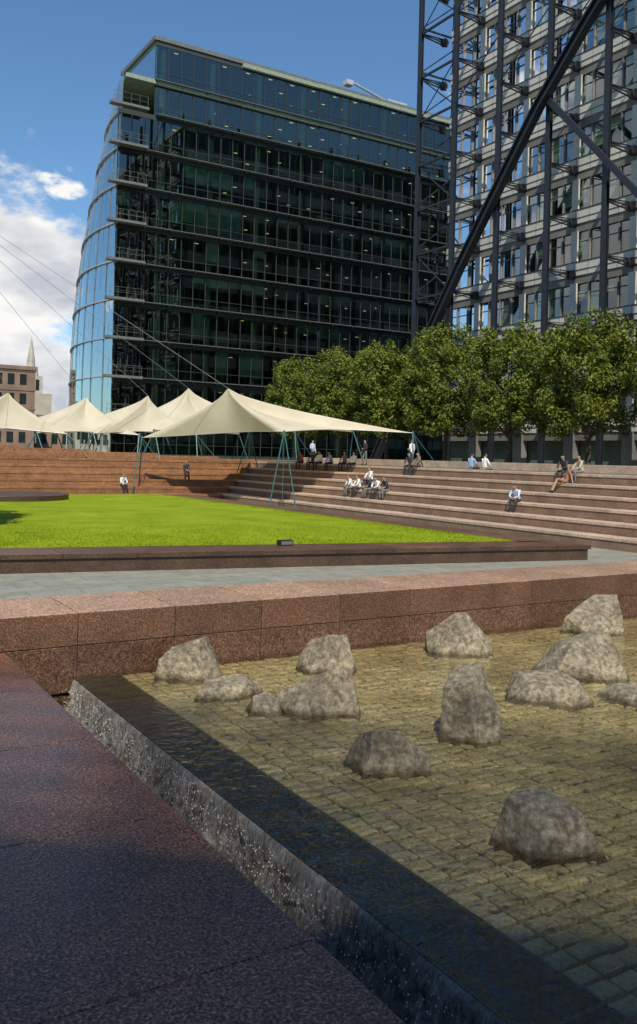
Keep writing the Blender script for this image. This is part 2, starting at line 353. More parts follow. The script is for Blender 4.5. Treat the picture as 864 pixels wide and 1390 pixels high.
# water sheet: real rippled mesh that runs over the kerb
b=MB(); NX,NYY=330,300; vs=[];fs=[]; WX0=2.080
for j in range(NYY+1):
    y=PY0+(PY1-.002-PY0)*j/NYY
    for i in range(NX+1):
        x=WX0+(PX1-WX0)*i/NX
        z=1.3615+.0038*noise.noise((x*2.2,y*4.2,0))+.0026*noise.noise((x*6,y*9,4))+.0011*noise.noise((x*13,y*20,9))
        if x<2.5: z=1.3575+(z-1.3615)*.3
        vs.append((x,y,z))
for j in range(NYY):
    for i in range(NX):
        a=j*(NX+1)+i; fs.append((a,a+1,a+NX+2,a+NX+1))
b.v=vs;b.f=fs;b.m=[b.mi('water')]*len(fs); b.obj('pool_water',None,smooth=True)
b=MB(); b.box(PX0,PX1+.9,PY0-.6,PY0-.002,0,1.87,'wall'); b.box(PX1+.002,PX1+.9,PY0,PY1-.003,0,1.87,'wall'); b.obj('outer_walls',root,.01)

# back wall
root=empty('granite_wall')
b=MB(); x=2.98-.85*27
while x<16:
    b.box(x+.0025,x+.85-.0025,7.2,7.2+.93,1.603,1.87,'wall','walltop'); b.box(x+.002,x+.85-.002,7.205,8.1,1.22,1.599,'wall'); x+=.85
b.obj('blocks',root,.006)
b=MB(); b.box(-20,16,7.23,8.09,0,1.218,'plinth'); b.obj('core',root)

# lawn plinth
root=empty('granite_plinth')
def fy(x): return 20.3+(22.9-x)*.178
b=MB(); b.prism([(-24,fy(-24)),(22.9,20.3),(22.9,54.4),(-24,54.4)],0,.36,'plinth'); 
b.obj('base',root)
b=MB()
x=-24
while x<22.8:
    x2=min(x+1.9,22.97)
    b.prism([(x+.004,fy(x)-.07),(x2-.004,fy(x2)-.07),(x2-.004,fy(x2)+1.5),(x+.004,fy(x)+1.5)],.364,.5,'plinth','wall'); x=x2
y=fy(22.97)+1.51
while y<54:
    b.box(21.3,22.97,y+.004,min(y+1.9,54.4)-.004,.364,.5,'plinth','wall'); y+=1.9
b.obj('edging',root,.008)
b=MB()
b.face([(-24,fy(-24)+1.5,.505),(21.3,fy(21.3)+1.5,.505),(21.3,54.4,.505),(-24,54.4,.505)],'grass')
rn=random.Random(2)
for i in range(26000):
    x=rn.uniform(2,21.3); yf=fy(x)+1.5; y=yf+abs(rn.gauss(0,3.5)); 
    if rn.random()<.25: x=21.3-abs(rn.gauss(0,.3)); y=rn.uniform(22.5,53)
    a=rn.uniform(0,3.14); s=.02; h_=rn.uniform(.02,.055)
    b.face([(x-s*math.cos(a),y-s*math.sin(a),.5),(x+s*math.cos(a),y+s*math.sin(a),.5),(x+rn.uniform(-.02,.02),y+rn.uniform(-.02,.02),.505+h_)],'grass')
b.obj('lawn')
def disc(b,cx,cy,r0,z0,z1,k,kt,n=40): b.prism([(cx+r0*math.cos(2*math.pi*i/n),cy+r0*math.sin(2*math.pi*i/n)) for i in range(n)],z0,z1,k,kt)
b=MB(); disc(b,10.6,50.2,3.4,.5,.78,'plinth','plinth'); b.obj('round_stone_seat',None,.01)
def spot(x,y,z,nm='ground_floodlight'):
    b=MB(); b.box(x-.22,x+.22,y-.12,y+.12,z,z+.16,'steelD'); b.box(x-.19,x+.19,y-.125,y-.121,z+.03,z+.13,'ledge')
    b.tube((x-.25,y,z+.1),(x+.25,y,z+.1),.02,'steelD'); b.obj(nm,None,.01)
spot(13.1,fy(13.1)+1.2,.505); 
# ---- steps
root=empty('granite_steps')
b=MB()
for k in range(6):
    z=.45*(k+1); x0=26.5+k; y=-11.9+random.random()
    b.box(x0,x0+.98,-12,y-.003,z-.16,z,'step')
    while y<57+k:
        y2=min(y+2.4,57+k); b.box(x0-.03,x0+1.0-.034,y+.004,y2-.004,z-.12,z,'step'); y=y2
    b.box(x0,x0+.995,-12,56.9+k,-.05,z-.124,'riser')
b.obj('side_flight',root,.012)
b=MB()
for k in range(6):
    z=.45*(k+1); y0=56+k; x=-30+random.random()
    while x<26.4+k:
        x2=min(x+2.4,26.46+k); b.box(x+.004,x2-.004,y0-.03,y0+1-.034,z-.16,z,'endstep'); x=x2
    b.box(-30,26.49+k,y0,y0+.995,-.05,z-.164,'endstep')
b.obj('end_flight',root,.012)
b=MB()
for i in range(5):
    zz=2.7+.16*i
    b.prism([(-30,62.06+.03*i),(34-5*i,62.06+.03*i),(34-5*i,62.6),(-30,62.6)],zz+.004,zz+.155,'endstep')
b.obj('parapet_wall',None,.01)
b=MB(); y=-8
while y<60:
    b.box(35.6,36.3,y+.01,y+2.99,2.7,3.12,'step'); y+=3
b.obj('stone_bench',None,.015)

# ------------------------------------------------------------------ rocks
def rock(x,y,wd,ht,seed,topx=0.,tops=.5,rot=-31,depth=.78):
    rn=random.Random(seed); bm=bmesh.new()
    nb=5; a0=rn.uniform(0,6)
    for i in range(nb):
        th=a0+2*math.pi*i/nb+rn.uniform(-.3,.3); q=rn.uniform(.92,1.08)
        bm.verts.new((math.cos(th)*wd*.54*q,math.sin(th)*wd*.54*depth*q,-.05))
        if i in (0,2): bm.verts.new((math.cos(th+.2)*wd*.52*q*rn.uniform(.85,.98),math.sin(th+.2)*wd*.52*depth*q*rn.uniform(.85,.98),ht*rn.uniform(.35,.6)))
    nt_=4; a1=rn.uniform(0,6)
    for i in range(nt_):
        th=a1+2*math.pi*i/nt_+rn.uniform(-.35,.35)
        bm.verts.new((topx*wd+math.cos(th)*wd*.5*tops,math.sin(th)*wd*.5*depth*tops,ht*(1,.96,.7,.8)[i]))
    bmesh.ops.convex_hull(bm,input=bm.verts)
    bmesh.ops.delete(bm,geom=[v for v in bm.verts if not v.link_faces],context='VERTS')
    bmesh.ops.bevel(bm,geom=list(bm.edges),offset=.004,segments=1,affect='EDGES')
    bmesh.ops.triangulate(bm,faces=bm.faces)
    for _ in range(4): 
        bmesh.ops.subdivide_edges(bm,edges=[e for e in bm.edges if e.calc_length()>wd*.05],cuts=1); bmesh.ops.triangulate(bm,faces=bm.faces)
    bm.normal_update()
    for v in bm.verts:
        p=v.co/.5
        n_=noise.noise(p*2.2+Vector((seed,0,0)))*.008+noise.noise(p*7+Vector((0,seed,0)))*.005+noise.noise(p*22)*.0025
        n_+=.012*(math.floor(6*noise.noise(p*1.6+Vector((7,seed,2))))/6)
        v.co+=v.normal*n_
    me=D.meshes.new('rock'); bm.to_mesh(me); bm.free(); me.materials.append(M['rock'])
    o=D.objects.new('rock',me); col.objects.link(o); o.location=(x,y,1.325); o.rotation_euler=(0,0,R(rot)); return o
for a in ((2.95,6.86,.64,.34,3,.05,.5),(2.98,6.18,.60,.16,5,.05,.6),(3.06,5.66,.38,.15,8,0,.5),(4.12,6.5,.54,.35,12,.0,.6),(3.45,5.5,.72,.34,14,.06,.4),
          (4.0,4.5,.46,.50,22,-.12,.65),(3.14,4.3,.54,.27,23,-.05,.5),(5.6,6.55,.68,.41,31,0,.28),(7.7,6.7,.72,.44,34,.12,.45),(6.1,5.4,.92,.40,37,-.05,.5),
          (5.2,4.98,.80,.22,41,0,.6),(3.2,3.06,.56,.26,47,0,.65),(5.85,4.6,.75,.11,52,0,.75)):
    rock(*a)
spot(10.9,7.9,1.872,'wall_light')

# ------------------------------------------------------------------ glass office building
root=empty('glass_office_building')
gy=92.0; gx0=30.2; gx1=92; lv=[3.1]+[7.2+4.1*k for k in range(10)]
lv=lv+[48.6]
def plan(t,z):
    pts=[(30.2,92.0),(29.2,97),(29.2,103),(30.8,110),(34,117),(39,123)]
    s=t*(len(pts)-1); i=min(int(s),len(pts)-2); u=s-i
    p0=pts[max(i-1,0)];p1=pts[i];p2=pts[i+1];p3=pts[min(i+2,len(pts)-1)]
    q=[.5*((2*p1[k])+(-p0[k]+p2[k])*u+(2*p0[k]-5*p1[k]+4*p2[k]-p3[k])*u*u+(-p0[k]+3*p1[k]-3*p2[k]+p3[k])*u**3) for k in (0,1)]
    h=max(0,(z-8)/38.); dx=(.6+5.2*min(1,t*2))*h**2.4
    return (q[0]+dx,q[1])
b=MB()
for i,z in enumerate(lv):
    b.box(45,gx1-.3,gy+.35,gy+30,z-.5,z-.05,'slabint')
    b.face([(45,gy+.4,z-.506),(gx1-.3,gy+.4,z-.506),(gx1-.3,gy+14,z-.506),(45,gy+14,z-.506)],'ceil')
    if z<45:
        poly=[plan(j/10,z) for j in range(11)]; poly=[(p_[0]+.3,p_[1]+.35) for p_ in poly]+[(44.99,123),(44.99,92.36)]
        b.prism(poly[::-1],z-.5,z-.05,'slabint')
    else: b.box(34.6,44.99,gy+.9,gy+12,z-.5,z-.05,'slabint')
b.box(44,gx1-.5,gy+11,gy+29,2.7,48,'core'); b.box(37,43.9,gy+16,gy+29,2.7,43,'core')
x=gx0+4
while x<gx1:
    b.tube((x+1.5,gy+1.6,2.7),(x+1.5,gy+1.6,lv[-1]-.6),.35,'ceil'); x+=6
rn=random.Random(4)
for i in range(1,len(lv)-1):
    z=lv[i]
    for _ in range(34):
        xx=rn.uniform(36,gx1-3); yy=gy+rn.uniform(2,9); ww=rn.uniform(.8,3); 
        b.box(xx,xx+ww,yy,yy+.5,z,z+rn.uniform(.8,2.2),rn.choice(['slabint','core','blind','mull','blindG']))
b.obj('interior',root)
b=MB()
for i in range(1,len(lv)):
    z=lv[i]-.515
    for xx in range(37,int(gx1)-1,3):
        for yy in (1.6,4.4,7.2):
            if rn.random()<.42: b.box(xx,xx+.45,gy+yy,gy+yy+.12,z-.012,z,'lamp')
b.obj('ceiling_lights',root)
b=MB(); f=MB()
pw=1.5
for i in range(len(lv)-1):
    z0=lv[i];z1=lv[i+1]; top=z0>39
    x=gx0 if not top else 34.5
    yy=gy if not top else gy+.8
    run=0; kk='blindG'
    while x<gx1-.1:
        x2=min(x+pw,gx1)
        t1=rn.uniform(-.005,.005);t2=rn.uniform(-.005,.005)
        b.face([(x+.03,yy+t1,z0+.03),(x2-.03,yy-t1,z0+.03),(x2-.03,yy-t1+t2,z1-.55),(x+.03,yy+t1+t2,z1-.55)],'glassA')
        if run<=0 and rn.random()<(.13 if i<8 else .03): run=rn.choice([1,1,2,4,6]); kk=rn.choice(['blind','blindG','blindG']); hh=rn.uniform(.5,2.6)
        if run>0:
            run-=1; hb=max(.3,min(3.2,hh+rn.uniform(-.3,.3))); b.face([(x+.05,yy+.14,z1-.56-hb),(x2-.05,yy+.14,z1-.56-hb),(x2-.05,yy+.14,z1-.56),(x+.05,yy+.14,z1-.56)],kk)
        f.box(x-.03,x+.03,yy-.08,yy+.06,z0,z1-.5,'mull')
        x=x2
    xs=gx0 if not top else 34.5
    f.box(xs,gx1,yy-.05,yy+.3,z1-.55,z1-.02,'mull')
    f.box(xs,gx1,yy-.06,yy-.0,z0+1.0,z0+1.05,'mull')
    if i>=1:
        ly=gy if z0<41 else gy+.8
        f.box(xs-.2,gx1,ly-.75,ly-.06,z0-.10,z0-.04,'ledge')
        x=xs
        while x<gx1: f.box(x-.04,x+.04,ly-.7,ly-.06,z0-.3,z0-.11,'mull'); x+=3
    if 1<=i<=9:
        f.box(28.9,33.0,gy-1.7,gy-.78,z0-.28,z0-.01,'ledge')
        for rz in (.5,1.05): f.tube((29.1,gy-1.65,z0+rz),(32.9,gy-1.65,z0+rz),.016,'ledge',n=5)
        for q in range(5): f.tube((29.15+q*.93,gy-1.65,z0),(29.15+q*.93,gy-1.65,z0+1.05),.016,'ledge',n=5)
b.obj('front_glazing',root); 
f.box(34.3,gx1,gy+.6,gy+.9,48.55,49.0,'ledge')
f.box(34.3,34.6,gy+.9,gy+12,48.55,49.0,'ledge')
f.box(gx1,gx1+.3,gy,gy+30,2.7,48.6,'spandD')
f.obj('mullions_and_ledges',root)
b=MB(); b.box(45,gx1,gy+.9,gy+30,48.58,48.8,'roof'); b.box(34.5,44.99,gy+.9,gy+12,48.58,48.8,'roof'); b.box(62,74,gy+8,gy+16,48.8,50.5,'spandD'); b.box(34.55,34.7,gy+.9,gy+12,44.2,48.0,'glassB'); b.box(34.6,45,gy+11.8,gy+12,44.2,48.0,'glassB'); b.obj('roof',root)
b=MB(); b.box(67,70,gy+2.5,gy+5,48.8,50.2,'metalL'); b.tube((67,gy+3,50.0),(60.5,gy+2,50.8),.16,'metalL'); b.box(59.8,60.8,gy+1.4,gy+2.4,50.1,50.7,'metalL'); b.obj('roof_cradle',root)
# curved facade
b=MB(); f=MB()
zs=[3.1]
while zs[-1]<43: zs.append(zs[-1]+1.3667)
NT=22
for i in range(len(zs)-1):
    for j in range(NT):
        t0=j/NT;t1=(j+1)/NT
        a0=plan(t0,zs[i]);a1=plan(t1,zs[i]);c0=plan(t0,zs[i+1]);c1=plan(t1,zs[i+1])
        e=rn.uniform(-.01,.01)
        b.face([(a0[0]+e,a0[1],zs[i]),(c0[0]+e,c0[1],zs[i+1]),(c1[0]-e,c1[1],zs[i+1]),(a1[0]-e,a1[1],zs[i])],'glassB')
        if i%3==0:
            f.obar((a0[0]-.12,a0[1],zs[i]),(a1[0]-.12,a1[1],zs[i]),.22,.10,'metalL')
        if j%2==0: f.obar((a0[0]-.05,a0[1],zs[i]),(c0[0]-.05,c0[1],zs[i+1]),.05,.05,'ledge',(1,0,0))
b.obj('curved_glazing',root); f.obj('curved_frames',root)
b=MB(); b.box(37,43.95,96,107.9,2.7,43,'core'); b.obj('west_core',root)

# ------------------------------------------------------------------ tower
root=empty('office_tower')
tx=50.0; ty0=-44; ty1=61.0; ztp=51.8; tx1=128
fl=[17.1+3.85*k for k in range(-3,9)]
b=MB(); f=MB()
b.box(tx+.6,tx1,ty0,ty1-.4,2.7,ztp-.4,'core')
mw=5.3/4
for zb in fl:
    z0=zb+.95; z1=zb+3.1
    if z1>ztp: continue
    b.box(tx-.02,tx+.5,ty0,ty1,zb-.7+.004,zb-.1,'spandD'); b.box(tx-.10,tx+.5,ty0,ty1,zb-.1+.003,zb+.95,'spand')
    y=40.9-5.3*16
    while y<ty1-.05:
        y2=min(y+mw,ty1)
        if y>=ty0:
            rr=rn.random(); t1=rn.uniform(-.003,.003)
            k='winD' if rr<.34 else ('blind' if rr<.62 else 'blindG')
            b.face([(tx+.22,y,z0),(tx+.22,y2,z0),(tx+.22,y2,z1+.05),(tx+.22,y,z1+.05)],'winD')
            if k!='winD':
                zc=z0+rn.choice([0,0,.5,1.0,1.3]); b.face([(tx+.214,y+.05,zc),(tx+.214,y2-.05,zc),(tx+.214,y2-.05,z1),(tx+.214,y+.05,z1)],k)
            b.face([(tx+.12+t1,y+.04,z0+.02),(tx+.12-t1,y2-.04,z0+.02),(tx+.12-t1,y2-.04,z1-.02),(tx+.12+t1,y+.04,z1-.02)],'glassT')
            f.box(tx-.03,tx+.2,y-.04,y+.04,z0,z1,'spandD')
            f.box(tx+.06,tx+.11,y+.05,y2-.05,z1-.72,z1-.66,'mull')
            f.box(tx-.108,tx-.1,y-.012,y+.012,zb-.09,zb+.9,'mull')
        y=y2
    y=40.9-5.3*16
    while y<ty1: 
        if y>=ty0: f.box(tx-.16,tx-.0,y-.3,y+.3,z0+.002,z1+.1,'spand')
        y+=5.3
    f.box(tx-.14,tx-.1,ty0,ty1,z0-.06,z0,'mull'); f.box(tx-.14,tx-.1,ty0,ty1,zb+.3,zb+.33,'mull')
b.box(tx,tx1,ty0,ty1,ztp-.4,ztp,'spand')
for zb in fl:
    b.box(tx+.52,tx1,ty1-.4,ty1+.02,zb-.7,zb+.95,'spand'); b.box(tx+.52,tx1,ty1-.38,ty1-.1,zb+.95,zb+3.15,'winD')
    x=tx+1.4
    while x<tx1:
        f.box(x-.05,x+.05,ty1-.12,ty1-.02,zb+.95,zb+3.15,'spand'); x+=mw
x=tx+5
while x<tx1: f.box(x-.2,x+.2,ty1+.3,ty1+.6,2.7,54,'steelD'); x+=5.3
b.obj('facade',root); f.obj('window_frames',root)
b=MB(); y=40.9-5.3*12
while y<62:
    b.box(tx-.3,tx+.4,y-.4,y+.4,2.7,5.4,'spandD'); y+=5.3
b.obj('arcade_piers',root)
b=MB(); fx=47.0
cols=[40.9-5.3*k for k in range(-4,15)]
for y in cols:
    yy=min(y,61.6)
    b.box(fx-.16,fx-.12,yy-.2,yy+.2,2.7,54,'steelD'); b.box(fx+.12,fx+.16,yy-.2,yy+.2,2.7,54,'steelD'); b.box(fx-.12,fx+.12,yy-.04,yy+.04,2.7,54,'steelD')
    for zb in fl:
        p=[(fx+.16,zb-.10),(fx+1.6,zb-.07),(tx-.1,zb-.34),(tx-.1,zb+.26),(fx+1.6,zb+.07),(fx+.16,zb+.10)]
        b.face([(a_[0],yy,a_[1]) for a_ in p],'steelD')
        b.obar((fx+.16,yy,zb+.10),(tx-.1,yy,zb+.26),.16,.04,'steelD'); b.obar((fx+.16,yy,zb-.10),(tx-.1,yy,zb-.34),.16,.04,'steelD')
        b.tube((tx-.42,yy-.2,zb-.03),(tx-.42,yy+.2,zb-.03),.34,'steelD',n=16)
ye=61.6
for i,zb in enumerate(fl):
    b.obar((fx,ye,zb),(fx,56.8,zb),.14,.18,'steelD')
    b.obar((fx,ye,zb+.55),(tx+.6,ye-.1,zb+.55),.12,.14,'steelD')
    b.obar((fx,ye,zb+.5),(tx+.6,ye-.1,zb+3.4),.10,.10,'steelD')
    if i%2: b.obar((fx,56.8,zb),(fx,ye,zb+3.85),.09,.09,'steelD',(1,0,0))
b.box(tx+.5,tx+.75,ye-.25,ye+.0,2.7,54,'steelD')
for k in range(len(cols)-1):
    for i in range(7,len(fl)-1,2):
        y=min(cols[k],61.6); y2=cols[k+1]
        b.tube((fx-.05,y,fl[i]),(fx-.05,y2,fl[i+1]),.05,'steelD',n=5)
pts=[(66.5,2.7),(63,7.9),(59,13.4),(55,18.8),(51.3,23.4),(46.7,29.0),(42.5,33.2),(38.5,36.8),(30,42),(20,45),(10,46),(0,45),(-10,41),(-20,34)]
for p0,p1 in zip(pts[:-1],pts[1:]):
    for o_ in (-.30,.30):
        b.obar((46.4,p0[0]+o_*.7,p0[1]+o_*.7),(46.4,p1[0]+o_*.7,p1[1]+o_*.7),.62,.14,'steelD',(0,.7,.7))
    b.obar((46.4,p0[0],p0[1]),(46.4,p1[0],p1[1]),.12,.62,'steelD',(0,.7,.7))
b.obar((46.6,46.0,29.3),(46.6,28,9.8),.22,.42,'steelD',(0,.7,-.7)); 
b.obj('exoskeleton',root)

# ------------------------------------------------------------------ unseen block added behind the viewpoint to shade the foreground
root=empty('shadow_block')
d=Vector((.76,-.65,0)).normalized(); nrm=Vector((-.65,-.76,0)).normalized()
h=36; k_=h/math.tan(el); A0=Vector((1.9,6.75,0))+sunv*k_
A=A0-d*32; B=A0+d*34
zt=1.4+h; scr=3.2
b=MB(); poly=[A,B,B+nrm*22,A+nrm*22]
zs_=zt-scr
b.prism([(p_.x,p_.y) for p_ in poly],2.7,zs_,'spand','roof')
for i in range(9):
    z=4.6+i*3.8
    for s in range(32):
        p0=A+d*(s*2.05+.3)-nrm*.04; p1=p0+d*1.5
        if z+2<zs_: b.face([(p0.x,p0.y,z),(p1.x,p1.y,z),(p1.x,p1.y,z+2),(p0.x,p0.y,z+2)],'winD')
b.obj('walls',root)
b=MB(); q=zs_+.25; i=0
while q<zt:
    a0=A+nrm*.15; b0=B+nrm*.15; th=.26*(1-.6*i/8)
    b.obar((a0.x,a0.y,q),(b0.x,b0.y,q),.05,th,'ledge'); q+=.42; i+=1
for s in range(23):
    p0=A+d*(s*3)+nrm*.2; b.box(p0.x-.06,p0.x+.06,p0.y-.06,p0.y+.06,zs_,zt,'ledge')
b.obj('shade_louvres',root)  # slats added to let half the sun through along the shadow edge

# ------------------------------------------------------------------ distant city
root=empty('church')
b=MB(); cx,cy=49,204
b.box(cx-4,cx+4,cy,cy+8,2.7,16,'cream'); b.box(cx-2.2,cx+2.2,cy+1.3,cy+5.7,16,20,'cream'); 
for s in (-1,1): b.box(cx+s-.4,cx+s+.4,cy+1.2,cy+1.35,16.8,19.2,'winD')
b.tube((cx,cy+3.5,20),(cx,cy+3.5,22),1.8,'cream',1.5,8); b.tube((cx,cy+3.5,22),(cx,cy+3.5,23.5),1.0,'cream',.9,8); b.tube((cx,cy+3.5,23.5),(cx,cy+3.5,29),.95,'cream',.05,8)
b.box(cx-4,cx+14,cy+8,cy+30,2.7,12,'cream'); b.obj('tower_and_nave',root)
def block(nm,x0,x1,y0,y1,h,k,fw=2.2,fh=3.6,roofk='roof'):
    root=empty(nm); b=MB(); b.box(x0,x1,y0,y1,2.7,h,k,roofk)
    z=4.5
    while z+2.2<h:
        x=x0+.6
        while x+1.2<x1: b.box(x,x+1.2,y0-.06,y0-.01,z,z+2,'winD'); x+=fw
        y=y0+.6
        while y+1.2<y1: b.box(x0-.06,x0-.01,y,y+1.2,z,z+2,'winD'); b.box(x1+.01,x1+.06,y,y+1.2,z,z+2,'winD'); y+=fw
        b.box(x0-.12,x1+.12,y0-.12,y0-.07,z+2.5,z+2.8,k); z+=fh
    b.box(x0-.3,x1+.3,y0-.3,y0,h-.4,h+.3,k); b.obj('walls_windows',root)
block('stone_building',20,41,170,190,18.5,'brickB'); block('brick_building',44.6,58,182,200,10,'brickB')
block('office_building',58,72,175,200,13,'greyB'); block('terrace_building',0,30,215,240,15,'brickB')
block('office_building',73,100,230,250,22,'greyB'); block('stone_building',-40,19,150,168,9,'cream')
block('office_building',-60,-20,60,110,26,'brickB'); block('office_building',-75,-45,-30,40,28,'greyB')

# ------------------------------------------------------------------ canopies
def gz(x,y):
    if x>32.5 or y>62: return 2.7
    k=-1
    for i in range(6):
        if x>26.5+i or y>56+i: k=i
    if k>=0: return .45*(k+1)
    if x<22.9 and y>fy(x): return .5
    return 0
def canopy(peak,anch,cables=(),legs=None,po=.5):
    root=empty('tensile_canopy')
    n=len(anch); P=Vector(peak); vs=[];fs=[]; per=[]; SEG=14; RT=16
    C=sum((Vector(a) for a in anch),Vector())/n
    for i in range(n):
        a=Vector(anch[i]);c=Vector(anch[(i+1)%n])
        for s in range(SEG):
            u=s/SEG; q=a.lerp(c,u); w_=4*u*(1-u)
            q=q.lerp(Vector((C.x,C.y,q.z)),.27*w_); q.z+=.2*w_; per.append(q)
    m_=len(per)
    for j in range(RT+1):
        t=j/RT
        for i,q in enumerate(per):
            ridge=abs(math.cos(math.pi*i/SEG))**1.5
            hz=P.z+(q.z-P.z)*(t**(po+.25*ridge)); vs.append((P.x+(q.x-P.x)*t,P.y+(q.y-P.y)*t,hz))
    for j in range(RT):
        for i in range(m_):
            i2=(i+1)%m_; fs.append((j*m_+i,j*m_+i2,(j+1)*m_+i2,(j+1)*m_+i))
    b=MB(); b.v=vs;b.f=fs;b.m=[b.mi('canvas')]*len(fs); o=b.obj('membrane',root,smooth=True)
    b=MB()
    for i,a in enumerate(anch):
        A_=Vector(a); dx=A_-C; dx.z=0; dx.normalize(); sd=Vector((-dx.y,dx.x,0))
        for s in (-1,1):
            f_=A_+dx*.4+sd*s*.8; f_.z=gz(f_.x,f_.y); b.tube(A_+Vector((0,0,.1)),f_,.04,'teal',.04)
        f_=A_+dx*1.8; f_.z=gz(f_.x,f_.y); b.tube(A_,f_,.014,'teal',n=5)
    for i in range(m_): b.tube(per[i],per[(i+1)%m_],.025,'metalL',n=5)
    for c_ in cables: b.tube(P,c_,.012,'metalL',n=5)
    b.obj('masts_and_cables',root)
mast=(4.5,46.5,16.5)
canopy((24.2,50.8,7.4),[(24.9,44.6,4.6),(33.2,43.4,4.8),(34.5,52,5.0),(30,59,5),(20.9,57.0,4.2)],[mast],po=.45)
canopy((28.2,66.6,8.5),[(24,62.9,4.9),(35,61.0,5.2),(35,71,5),(22,71,4.9)],[mast],po=.45)
canopy((24.2,65.0,7.6),[(19.5,63.4,4.5),(27.5,63.2,4.7),(28,71,4.8),(17.5,70,4.8)],[mast],po=.45)
canopy((20.3,68.0,7.4),[(15.5,63.5,4.4),(23,63.4,4.5),(23.5,74,4.8),(15,74,4.8)],[mast],po=.5)
canopy((13.8,64.8,7.2),[(8,63.2,4.6),(17.5,63.0,4.4),(19,72,4.9),(8,72,5)],[mast])
b=MB(); b.tube((mast[0],mast[1],.5),mast,.2,'teal',.1); b.obj('canopy_mast')

# ------------------------------------------------------------------ trees
def crown_mesh(seed):
    rn=random.Random(seed); vs=[];fs=[]
    def sup(th,ph):
        c=lambda a,e: math.copysign(abs(math.cos(a))**e,math.cos(a)); s=lambda a,e: math.copysign(abs(math.sin(a))**e,math.sin(a))
        return Vector((c(ph,.75)*c(th,.85),c(ph,.75)*s(th,.85),s(ph,.8)))
    cl=[]
    for i in range(150):
        th=rn.uniform(0,2*math.pi); ph=math.asin(rn.uniform(-.85,1)); rr=rn.uniform(.70,1.03)
        p=sup(th,ph)*rr; cl.append((Vector((p.x*2.8,p.y*2.75,p.z*3.7+5.6)),rn.uniform(.35,.72)))
    for i in range(26):
        cl.append((Vector((rn.uniform(-1.6,1.6),rn.uniform(-1.6,1.6),rn.uniform(3,8))),.9))
    for c,rad in cl:
        for j in range(int(125*(rad/.6)**1.5)):
            d=Vector((rn.gauss(0,1),rn.gauss(0,1),rn.gauss(0,1))).normalized()*rad*rn.random()**.4
            p=c+d; p.z-=abs(rn.gauss(0,.08))
            nn=(d.normalized()*.7+Vector((rn.gauss(0,.5),rn.gauss(0,.5),rn.gauss(.35,.5)))).normalized()
            a=nn.orthogonal().normalized(); ang=rn.uniform(0,6.28); bb=nn.cross(a); u=a*math.cos(ang)+bb*math.sin(ang); v=nn.cross(u)
            s=rn.uniform(.07,.15); q=len(vs)
            vs+= [tuple(p-u*s),tuple(p+v*s*.55+nn*s*.12),tuple(p+u*s*1.1),tuple(p-v*s*.55+nn*s*.12)]
            fs.append((q,q+1,q+2,q+3))
    me=D.meshes.new('foliage'); me.from_pydata(vs,[],fs); me.materials.append(M['leaf']); return me
def trunk_mesh(seed):
    rn=random.Random(seed); b=MB()
    b.tube((0,0,-.05),(0,0,.25),.24,'bark',.17,10); b.tube((0,0,.24),(.03,.02,2.3),.17,'bark',.13,10)
    for i in range(6):
        a=i*1.05+rn.uniform(-.3,.3); e=(1.5*math.cos(a),1.5*math.sin(a),rn.uniform(3.6,5)); s=(.03,.02,2.0+i*.06)
        b.tube(s,e,.09,'bark',.05,7)
        for j in range(3):
            a2=a+rn.uniform(-.7,.7); b.tube(e,(2.3*math.cos(a2),2.3*math.sin(a2),e[2]+rn.uniform(.5,2.5)),.045,'bark',.015,6)
    b.tube((.03,.02,2.25),(0,0,7.5),.12,'bark',.03,8)
    me=D.meshes.new('trunk'); me.from_pydata(b.v,[],b.f); me.materials.append(M['bark']); return me
cm=[crown_mesh(s) for s in (1,2,3)]; tm=[trunk_mesh(s) for s in (1,2)]
i=0
for x,y,z,s in [(38+random.uniform(-.25,.25),y,2.7,random.uniform(.93,1.03)) for y in (14.5,20.9,27.2,33.7,40.2,46.4,52.7,59,65.3)]+[(1.3,30.3,.5,1.25),(-6,33,.5,1.2)]:  # first of the two lawn trees: out of view, added to shade the grass
    e=empty('tree',(x,y,z)); e.rotation_euler=(0,0,random.choice([0,math.pi/2,math.pi,-math.pi/2])+random.uniform(-.15,.15)); e.scale=(s,s,s*random.uniform(.96,1.04))
    for nm,me in (('foliage',cm[i%3]),('trunk',tm[i%2])):
        o=D.objects.new(nm,me); col.objects.link(o); o.parent=e
    i+=1

